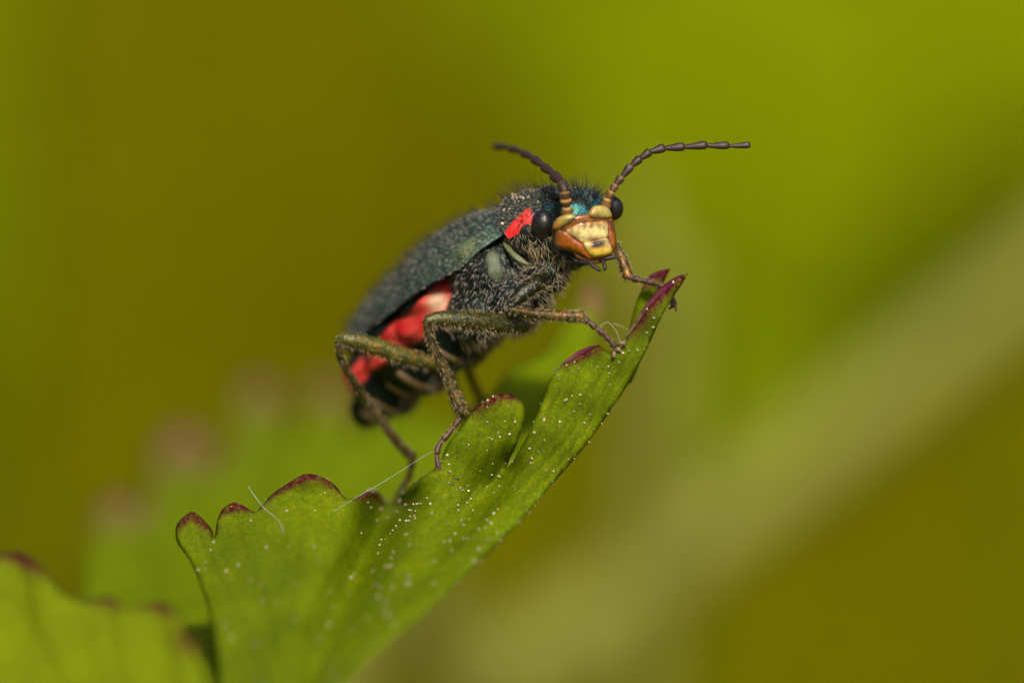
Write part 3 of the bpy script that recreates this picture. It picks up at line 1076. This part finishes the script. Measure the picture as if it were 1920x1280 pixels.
plate('labrum', [(1094, 456), (1115, 451), (1137, 446), (1144, 458), (1148, 468), (1144, 477), (1128, 481), (1111, 482), (1102, 475)], .10, 11, c_lab)
def c_chk(p):
    t = np.clip((p[:, 0] - 1042) / 14, 0, 1)
    return lerp(BRN * 1.3, np.array((.32, .085, .008)), t)
plate('mandible', [(1042, 428), (1052, 431), (1062, 434), (1078, 448), (1094, 458), (1102, 474), (1110, 483), (1104, 486), (1088, 476), (1068, 467), (1050, 465), (1041, 456)], .06, 10, c_chk, -.015)
plate('mandible', [(1140, 420), (1146, 424), (1152, 440), (1154, 456), (1150, 468), (1146, 462), (1141, 450), (1140, 436)], .05, 5, C1((.30, .09, .012)), -.03)
plate('antenna_socket', [(1036, 427), (1042, 412), (1054, 404), (1070, 401), (1080, 405), (1078, 412), (1066, 419), (1052, 428), (1044, 432)], .12, 12, lambda p: lerp(np.array((.42, .22, .03)), np.array((.40, .34, .09)), (p[:, 0] - 1045) / 18), .02)
plate('antenna_socket', [(1104, 400), (1110, 389), (1122, 385), (1138, 388), (1146, 398), (1146, 408), (1132, 410), (1116, 409), (1106, 407)], .12, 11, lambda p: lerp(np.array((.42, .20, .03)), np.array((.42, .34, .09)), (p[:, 0] - 1106) / 12), .02)
plate('chin', [(1076, 474), (1092, 480), (1110, 486), (1130, 484), (1142, 480), (1136, 490), (1116, 495), (1098, 492), (1082, 484)], .04, 6, C1((.30, .10, .02)), -.10)

# fine dark hairs on the face
fp = np.column_stack([rng.uniform(1046, 1150, 110), rng.uniform(404, 436, 110)])
fp = fp[inside(fp, np.array([(1044, 428), (1060, 414), (1090, 404), (1142, 404), (1152, 430), (1156, 460), (1148, 455), (1140, 428), (1090, 428), (1070, 440)]))]
fr_ = P3(np.column_stack([fp, dface(fp) - .05]))
FACEHAIR = hairs(fr_, np.tile(fh, (len(fr_), 1)), -uh + rh * .3, .4, .11, .006, .2, .5)

# antennae: eleven segments each
def antenna(nodes, widths, dep, baseN):
    bag = Bag()
    n = len(nodes) - 1
    pts = P3([(a, b, dd) for (a, b), dd in zip(nodes, dep)])
    for i in range(n):
        a, b = pts[i], pts[i + 1]
        k = np.linspace(0, 1, 12)
        c = a + (b - a) * (k * 1.06 - .03)[:, None]
        w = widths[i]
        prof = np.array([.5, .62, .68, .75, .82, .88, .94, .98, 1.0, 1.0, .92, .6]) * w
        if i == 0:
            prof = np.array([.6, .85, 1, 1.05, 1.05, 1, .95, .9, .85, .8, .7, .5]) * w
        V, F = tube(c, prof, 12, .85)
        # the outer joints are slightly saw-toothed on one side
        t = i / (n - 1)
        ax_ = norm(b - a)
        sd = norm(np.cross(ax_, (0, 1, 0)))
        kq = np.concatenate([np.repeat(k, 12), [0, 1]])
        off = (V - np.vstack([np.repeat(c, 12, 0), c[:1], c[-1:]])) @ sd
        V = V + sd * (np.clip(off, 0, 1) * kq ** 2 * .55 * t)[:, None]
        base = lerp(np.array((.17, .075, .018)), np.array((.035, .018, .014)), np.array([t * 3.2]))[0]
        kk = np.concatenate([np.repeat(k, 12), [0, 1]])
        light = np.exp(-((kk - .93) / .1) ** 2)[:, None] * (1 - min(1, t * 2.2))
        bag.add(V, F, base * (1 - light) + np.array((.42, .26, .07)) * light)
    me = bag.mesh('antenna')
    part('antenna', me, BLACKM, beetle)
    return bag
antR = antenna([(1134, 392), (1139, 372), (1147, 360), (1154, 347), (1166, 332), (1184, 311), (1201, 297), (1219, 285), (1246, 278), (1283, 276), (1325, 273), (1366, 274), (1406, 273)], [.10, .085, .08, .08, .08, .08, .08, .08, .078, .074, .068, .055], [.05, -.02, .0, .05, .1, .15, .2, .25, .3, .3, .3, .3, .3], 0)
antL = antenna([(1064, 402), (1063, 388), (1061, 374), (1059, 360), (1054, 344), (1038, 327), (1020, 312), (1001, 297), (981, 286), (957, 277), (928, 273)], [.115, .11, .105, .105, .10, .085, .082, .078, .074, .068, .05], [-.35, -.45, -.5, -.5, -.35, .0, .5, 1.0, 1.6, 2.2, 2.8], 0)

# palps
def limb(name, pts, rad, mat, colr, parent, seg=12, flat=1., n=None):
    n = n or 10 * (len(pts) - 1)
    c = catmull(P3(pts), n)
    V, F = tube(c, np.interp(np.linspace(0, 1, n), np.linspace(0, 1, len(rad)), rad), seg, flat)
    me = fastmesh(name, V, F)
    setcol(me, colr)
    o = part(name, me, mat, parent, beetle)
    return o, V, F
def palp(segs):
    bag = Bag()
    for a, b, w in segs:
        c = catmull(P3([a, b]), 10)
        V, F = tube(c, np.array([.6, .85, 1, 1, 1, 1, 1, .95, .85, .6]) * w, 10)
        bag.add(V, F, (.018, .012, .012))
    part('palp', bag.mesh('palp'), BLACKM, beetle)
palp([((1072, 472, .1), (1078, 486, .0), .04), ((1076, 484, 0), (1082, 492, -.1), .045), ((1082, 491, -.1), (1112, 494, -.25), .04), ((1106, 495, -.25), (1126, 508, -.3), .038)])
palp([((1118, 490, -.05), (1132, 485, -.1), .03), ((1130, 486, -.1), (1156, 481, -.1), .042)])
palp([((1128, 486, -.1), (1132, 494, -.15), .03), ((1133, 493, -.15), (1134, 507, -.2), .04)])

# legs
HB = Bag()      # all pale hair of the beetle
HD = Bag()      # dark bristles
PALE, TAN, DARK = (.42, .34, .22), (.40, .24, .11), (.012, .011, .010)
def leg(fem, femr, tib, tibr, tar, tarr, claws, tcol=(3.0, 2.0, 1.5), fcol=(1, 1, 1), hair=1.0, tarcol=(.06, .03, .018)):
    o = bpy.data.objects.new('leg', None)
    n1, n2 = 10 * len(fem), 12 * len(tib)
    c1, c2 = catmull(P3(fem), n1), catmull(P3(tib), n2)
    bag = Bag()
    k1, k2 = np.linspace(0, 1, n1), np.linspace(0, 1, n2)
    V1, F1 = tube(c1, np.interp(k1, np.linspace(0, 1, len(femr)), femr), 16, .85)
    V2, F2 = tube(c2, np.interp(k2, np.linspace(0, 1, len(tibr)), tibr), 14)
    bag.add(V1, F1, fcol)
    kk = np.concatenate([np.repeat(k2, 14), [0, 1]])
    bag.add(V2, F2, lerp(np.array((1.4, 1.1, .9)), np.array(tcol, float), kk))
    lo_ = part('leg', bag.mesh('leg'), LEGM, beetle)
    # tarsus: five heart-shaped joints
    c = P3(tar)
    cc = catmull(c, 61)
    tb = Bag()
    for i in range(5):
        seg = cc[i * 12:i * 12 + 13]
        w = np.interp(i / 4, np.linspace(0, 1, len(tarr)), tarr)
        V, F = tube(seg + (seg[-1] - seg[0]) * np.linspace(-.06, .10, 13)[:, None], w * np.array([.55, .62, .68, .75, .82, .88, .95, 1, 1.05, 1.08, 1.05, .9, .5]), 10)
        tb.add(V, F, tarcol)
        p, n = scatter(V, F, 420 * hair)
        hv, hf = hairs(p, n, seg[-1] - seg[0], .3, .085, .011, .2)
        HB.add(hv, hf, TAN)
    part('tarsus', tb.mesh('tarsus'), BLACKM, lo_, beetle)
    cb = Bag()
    for a, b, c_ in claws:
        q = catmull(P3([a, b, c_]), 10)
        V, F = tube(q, np.linspace(.032, .006, 10), 8)
        cb.add(V, F, (.05, .02, .012))
    part('claw', cb.mesh('claw'), BLACKM, lo_, beetle)
    for V, F, cl, dens in ((V1, F1, c1, 330), (V2, F2, c2, 850)):
        p, n = scatter(V, F, dens * hair)
        hv, hf = hairs(p, n, cl[-1] - cl[0], .27, .11, .0085, .3)
        cols = np.repeat(np.where(rng.random((len(p), 1)) < .55, np.array([(.48, .37, .2)]), np.array([(.06, .04, .025)])), 7, 0)
        HB.add(hv, hf, cols)
    # pale fringe along the lower edge of the femur
    p, n = scatter(V1, F1, 330 * hair, lambda p, n: (np.abs(n[:, 2] + .8) < .22) * 1.)
    if len(p):
        hv, hf = hairs(p, n, cl[-1] - cl[0], .6, .17, .008, .3)
        HB.add(hv, hf, (.42, .34, .2))
    return lo_

# right middle leg
leg([(985, 608, .55), (940, 606, .25), (880, 600, -.05), (825, 597, -.25), (797, 601, -.3)], [.16, .195, .19, .145, .09],
    [(799, 600, -.3), (810, 645, -.2), (838, 705, -.05), (868, 776, .05)], [.075, .085, .10, .115],
    [(866, 780, .05), (846, 806, .02), (822, 838, -.05), (822, 872, -.08), (842, 902, -.05)], [.055, .06, .055],
    [((842, 900, -.05), (850, 907, -.1), (845, 911, -.1)), ((842, 898, -.05), (856, 897, -.08), (860, 900, -.06))], fcol=(1.5, 1.5, .9))
# right hind leg
leg([(815, 682, 1.6), (760, 668, 1.4), (700, 648, 1.2), (655, 636, 1.05), (633, 640, 1.05)], [.13, .17, .175, .14, .09],
    [(633, 641, 1.05), (645, 685, 1.2), (700, 768, 1.8), (745, 828, 2.3), (775, 858, 2.6)], [.065, .075, .085, .09, .095],
    [(774, 857, 2.6), (768, 890, 2.9), (752, 920, 3.2), (738, 945, 3.5)], [.07, .07, .06],
    [((738, 944, 3.5), (730, 952, 3.5), (728, 958, 3.6)), ((738, 944, 3.5), (742, 954, 3.5), (740, 960, 3.6))], fcol=(3.2, 2.7, 1.1), hair=.6)
# right fore leg
LASTLEG = leg([(1030, 520, .45), (1005, 532, .2), (978, 552, .05), (955, 577, .0)], [.13, .17, .16, .10],
    [(957, 580, .0), (1000, 588, -.12), (1050, 592, -.2), (1094, 594, -.25)], [.075, .085, .10, .115],
    [(1090, 594, -.25), (1112, 610, -.25), (1136, 630, -.22), (1154, 650, -.16)], [.065, .06, .06],
    [((1153, 648, -.16), (1166, 646, -.2), (1172, 652, -.16)), ((1152, 648, -.16), (1150, 660, -.2), (1154, 667, -.16))], tcol=(4.2, 2.2, .9), fcol=(.35, .45, .6))
pads = Bag()
for a, o1, o2 in (((1167, 643, -.2), (1, 0, -.1), (.2, 0, 1)), ((1151, 664, -.2), (.1, 0, -1), (1, 0, .1)), ((1160, 655, -.17), (.7, 0, -.7), (.7, 0, .7))):
    x1 = norm(np.array(o1, float))
    x3 = norm(np.cross(x1, (0, 1, 0)))
    V, F, L = ellipsoid(P(*a), np.array([x1, x3, np.cross(x1, x3)]), (.065, .035, .028), 14, 9)
    pads.add(V, F, (.22, .14, .09))
part('pad', pads.mesh('pad'), SOFT, LASTLEG, beetle)
# left fore leg, seen beyond the face
leg([(1060, 500, .9), (1100, 480, 1.0), (1135, 462, 1.0), (1154, 458, .9)], [.13, .15, .13, .09],
    [(1154, 458, .9), (1162, 476, .8), (1172, 502, .7), (1178, 520, .65)], [.07, .095, .105, .10],
    [(1176, 519, .65), (1205, 526, .6), (1236, 534, .55), (1256, 550, .5), (1264, 574, .4)], [.065, .065, .06],
    [((1263, 572, .4), (1256, 578, .35), (1252, 576, .3)), ((1263, 572, .4), (1268, 580, .35), (1266, 586, .3))], tcol=(5, 2.4, .7))
# left middle and hind legs, mostly hidden behind the body
leg([(935, 600, 2.2), (900, 620, 2.8), (866, 640, 3.4)], [.13, .15, .09], [(866, 640, 3.4), (880, 700, 4.2), (904, 756, 5.0)], [.07, .09, .09],
    [(904, 756, 5.0), (922, 780, 5.0), (938, 800, 4.8)], [.06, .055], [((938, 800, 4.8), (944, 806, 4.7), (943, 812, 4.6))], hair=.3)
leg([(800, 680, 3.2), (815, 668, 4.0), (832, 662, 4.6)], [.13, .15, .09], [(832, 662, 4.6), (848, 715, 4.8), (870, 790, 4.9)], [.07, .08, .09],
    [(870, 790, 4.9), (888, 815, 4.6), (900, 842, 4.0)], [.06, .055], [((900, 842, 4.0), (906, 848, 3.9), (905, 853, 3.8))], hair=.3)

# hair on body, wing cases, pronotum, head
back = -f
pB, nB = scatter(VB, FB, 900)
_, tgB = sdf(pB[:, 0], pB[:, 1], pB[:, 2], True)
alB = (pB - cen) @ f
cB = np.stack([np.interp(alB, ax_al, axis_pts[:, k]) for k in range(3)], 1)
relB = pB - cB
angB = np.degrees(np.arctan2(relB @ u, np.abs(relB @ r)))
thor = (tgB == 2)
m = thor
hv, hf = hairs(pB[m], nB[m], np.tile(-u * .6 - f * .7, (m.sum(), 1)), .25, .13, .012, .35)
cols = np.where(rng.random((m.sum(), 1)) < .38, np.array([(.46, .42, .36)]), np.array([(.02, .02, .018)]))
HB.add(hv, hf, np.repeat(cols, 7, 0))
m = thor & (angB < -20) & (rng.random(len(pB)) < .22)
hv, hf = hairs(pB[m], nB[m], -u - f * .3, .5, .32, .010, .3)
HB.add(hv, hf, (.42, .34, .2))
m = (tgB == 3) & (angB < -38)
hv, hf = hairs(pB[m], nB[m], back - u * .4, .35, .2, .010, .3)
HB.add(hv, hf, np.repeat(np.where(rng.random((m.sum(), 1)) < .45, np.array([(.34, .27, .18)]), np.array([(.03, .026, .02)])), 7, 0))
m = (tgB == 1) & (rng.random(len(pB)) < .7)
hv, hf = hairs(pB[m], nB[m], -u - f * .3, .35, .16, .010, .3)
HB.add(hv, hf, np.repeat(np.where(rng.random((m.sum(), 1)) < .4, np.array([(.36, .29, .18)]), np.array([(.04, .038, .03)])), 7, 0))
HD.add(*FACEHAIR, (.09, .05, .025))
hd = tgB == 4
q = (pB - P(1078, 404, .62))
tm = (tgB == 1) & (angB < 10) & (np.abs(pB[:, 0] - P(1020, 470, .4)[0]) < .35) & (rng.random(len(pB)) < .3)
hv, hf = hairs(pB[tm], nB[tm], -u, .45, .3, .011, .3)
HB.add(hv, hf, (.45, .34, .17))
face = (q @ fh > .25) & (q @ uh < .18)
m = hd & ~face & (rng.random(len(pB)) < .75)
hv, hf = hairs(pB[m], nB[m], back, .35, .10, .010, .3)
HB.add(hv, hf, np.repeat(np.where(rng.random((m.sum(), 1)) < .35, np.array([(.32, .27, .2)]), np.array([(.02, .02, .02)])), 7, 0))
m = hd & ~face & (rng.random(len(pB)) < .15)
hv, hf = hairs(pB[m], nB[m], back, .9, .32, .014, .1, .15)
HD.add(hv, hf, DARK)
for V, F, n, side in wing:
    p, nn = scatter(V[:n], F[:1], 950)
    hv, hf = hairs(p, nn, back, .2, .10, .011, .3)
    cols = np.where(rng.random((len(p), 1)) < .5, np.array([(.46, .41, .34)]), np.array([(.05, .06, .05)]))
    HB.add(hv, hf, np.repeat(cols, 7, 0))
    p, nn = scatter(V[:n], F[:1], 60)
    hv, hf = hairs(p, nn, back, .8, .29, .014, .15, .15)
    HD.add(hv, hf, DARK)
nP = 50 * 90
p, nn = scatter(proV[:nP], proF[:1], 800, lambda p, n: (n @ u > .62) * 1.)
hv, hf = hairs(p, nn, back, .25, .10, .012, .3)
HB.add(hv, hf, np.repeat(np.where(rng.random((len(p), 1)) < .55, np.array([(.40, .34, .26)]), np.array([(.05, .05, .04)])), 7, 0))
p, nn = scatter(proV[:nP], proF[:1], 120, lambda p, n: (n @ u > .5) * 1.)
hv, hf = hairs(p, nn, back, .9, .34, .014, .1, .18)
HD.add(hv, hf, DARK)
o = part('hair', HB.mesh('hair'), HAIRP, beetle, kind='stuff')
o = part('bristles', HD.mesh('bristles'), HAIRP, beetle, kind='stuff')

# ------------------------------------------------------------------ pollen dust and silk
iv, if_ = ico()
POL = attr_mat('pollen', .55, 0, 30, .3, .01, .2, 20)
def grains(name, p, n, size, label):
    bag = Bag()
    for a, b in zip(p, n):
        s = size * rng.uniform(.5, 1.4)
        v = iv * s * rng.uniform(.7, 1.2, 3) + a + b * s * .6
        bag.add(v, [if_], np.array((.62, .52, .33)) * rng.uniform(.5, 1.1))
    o = link(name, bag.mesh(name), POL, kind='stuff')
    top(o, p[0], label, 'pollen')
pl, nl = scatter(VA, FA, 60, lambda p, n: (n[:, 1] < 0) * np.where((p[:, 0] > -2.5), 1, .25))
pl2, nl2 = pl[:260], nl[:260]
grains('pollen_dust', pl2, nl2, .021, 'pale pollen grains dusted over the front of the green leaf')
pw, nw = scatter(proV[:nP], proF[:1], 40, lambda p, n: (n @ u > .7) * 1.)
grains('pollen_dust', pw[:40], nw[:40], .026, 'pale pollen grains caught in the hair on the back of the beetle')
SILK = plain('silk', (.5, .5, .46), .25, .1, 4)
def thread(pts, label, w=.0022):
    c = catmull(P3(pts), 50)
    V, F = tube(c, np.full(50, w), 6)
    o = link('silk_thread', fastmesh('silk_thread', V, F), SILK)
    top(o, c[0], label, 'silk thread')
thread([(586, 984, -.55), (650, 943, -.3), (720, 902, -.1), (800, 852, -.05), (822, 842, -.1)], 'long silk thread stretched from the leaf to the foot of the middle leg')
thread([(466, 912, -.1), (478, 930, -.1), (498, 955, -.3), (522, 975, -.6), (532, 998, -.95)], 'short curved fibre sticking up from the notch between two maroon-edged lobes', .0035)
thread([(1124, 612, -.3), (1140, 604, -.3), (1156, 622, -.25), (1163, 642, -.2)], 'fine loop of silk around the claws of the front foot', .003)
thread([(1150, 606, -.3), (1166, 612, -.25), (1180, 619, -.1)], 'fine silk strand reaching the base of the long maroon tip', .003)
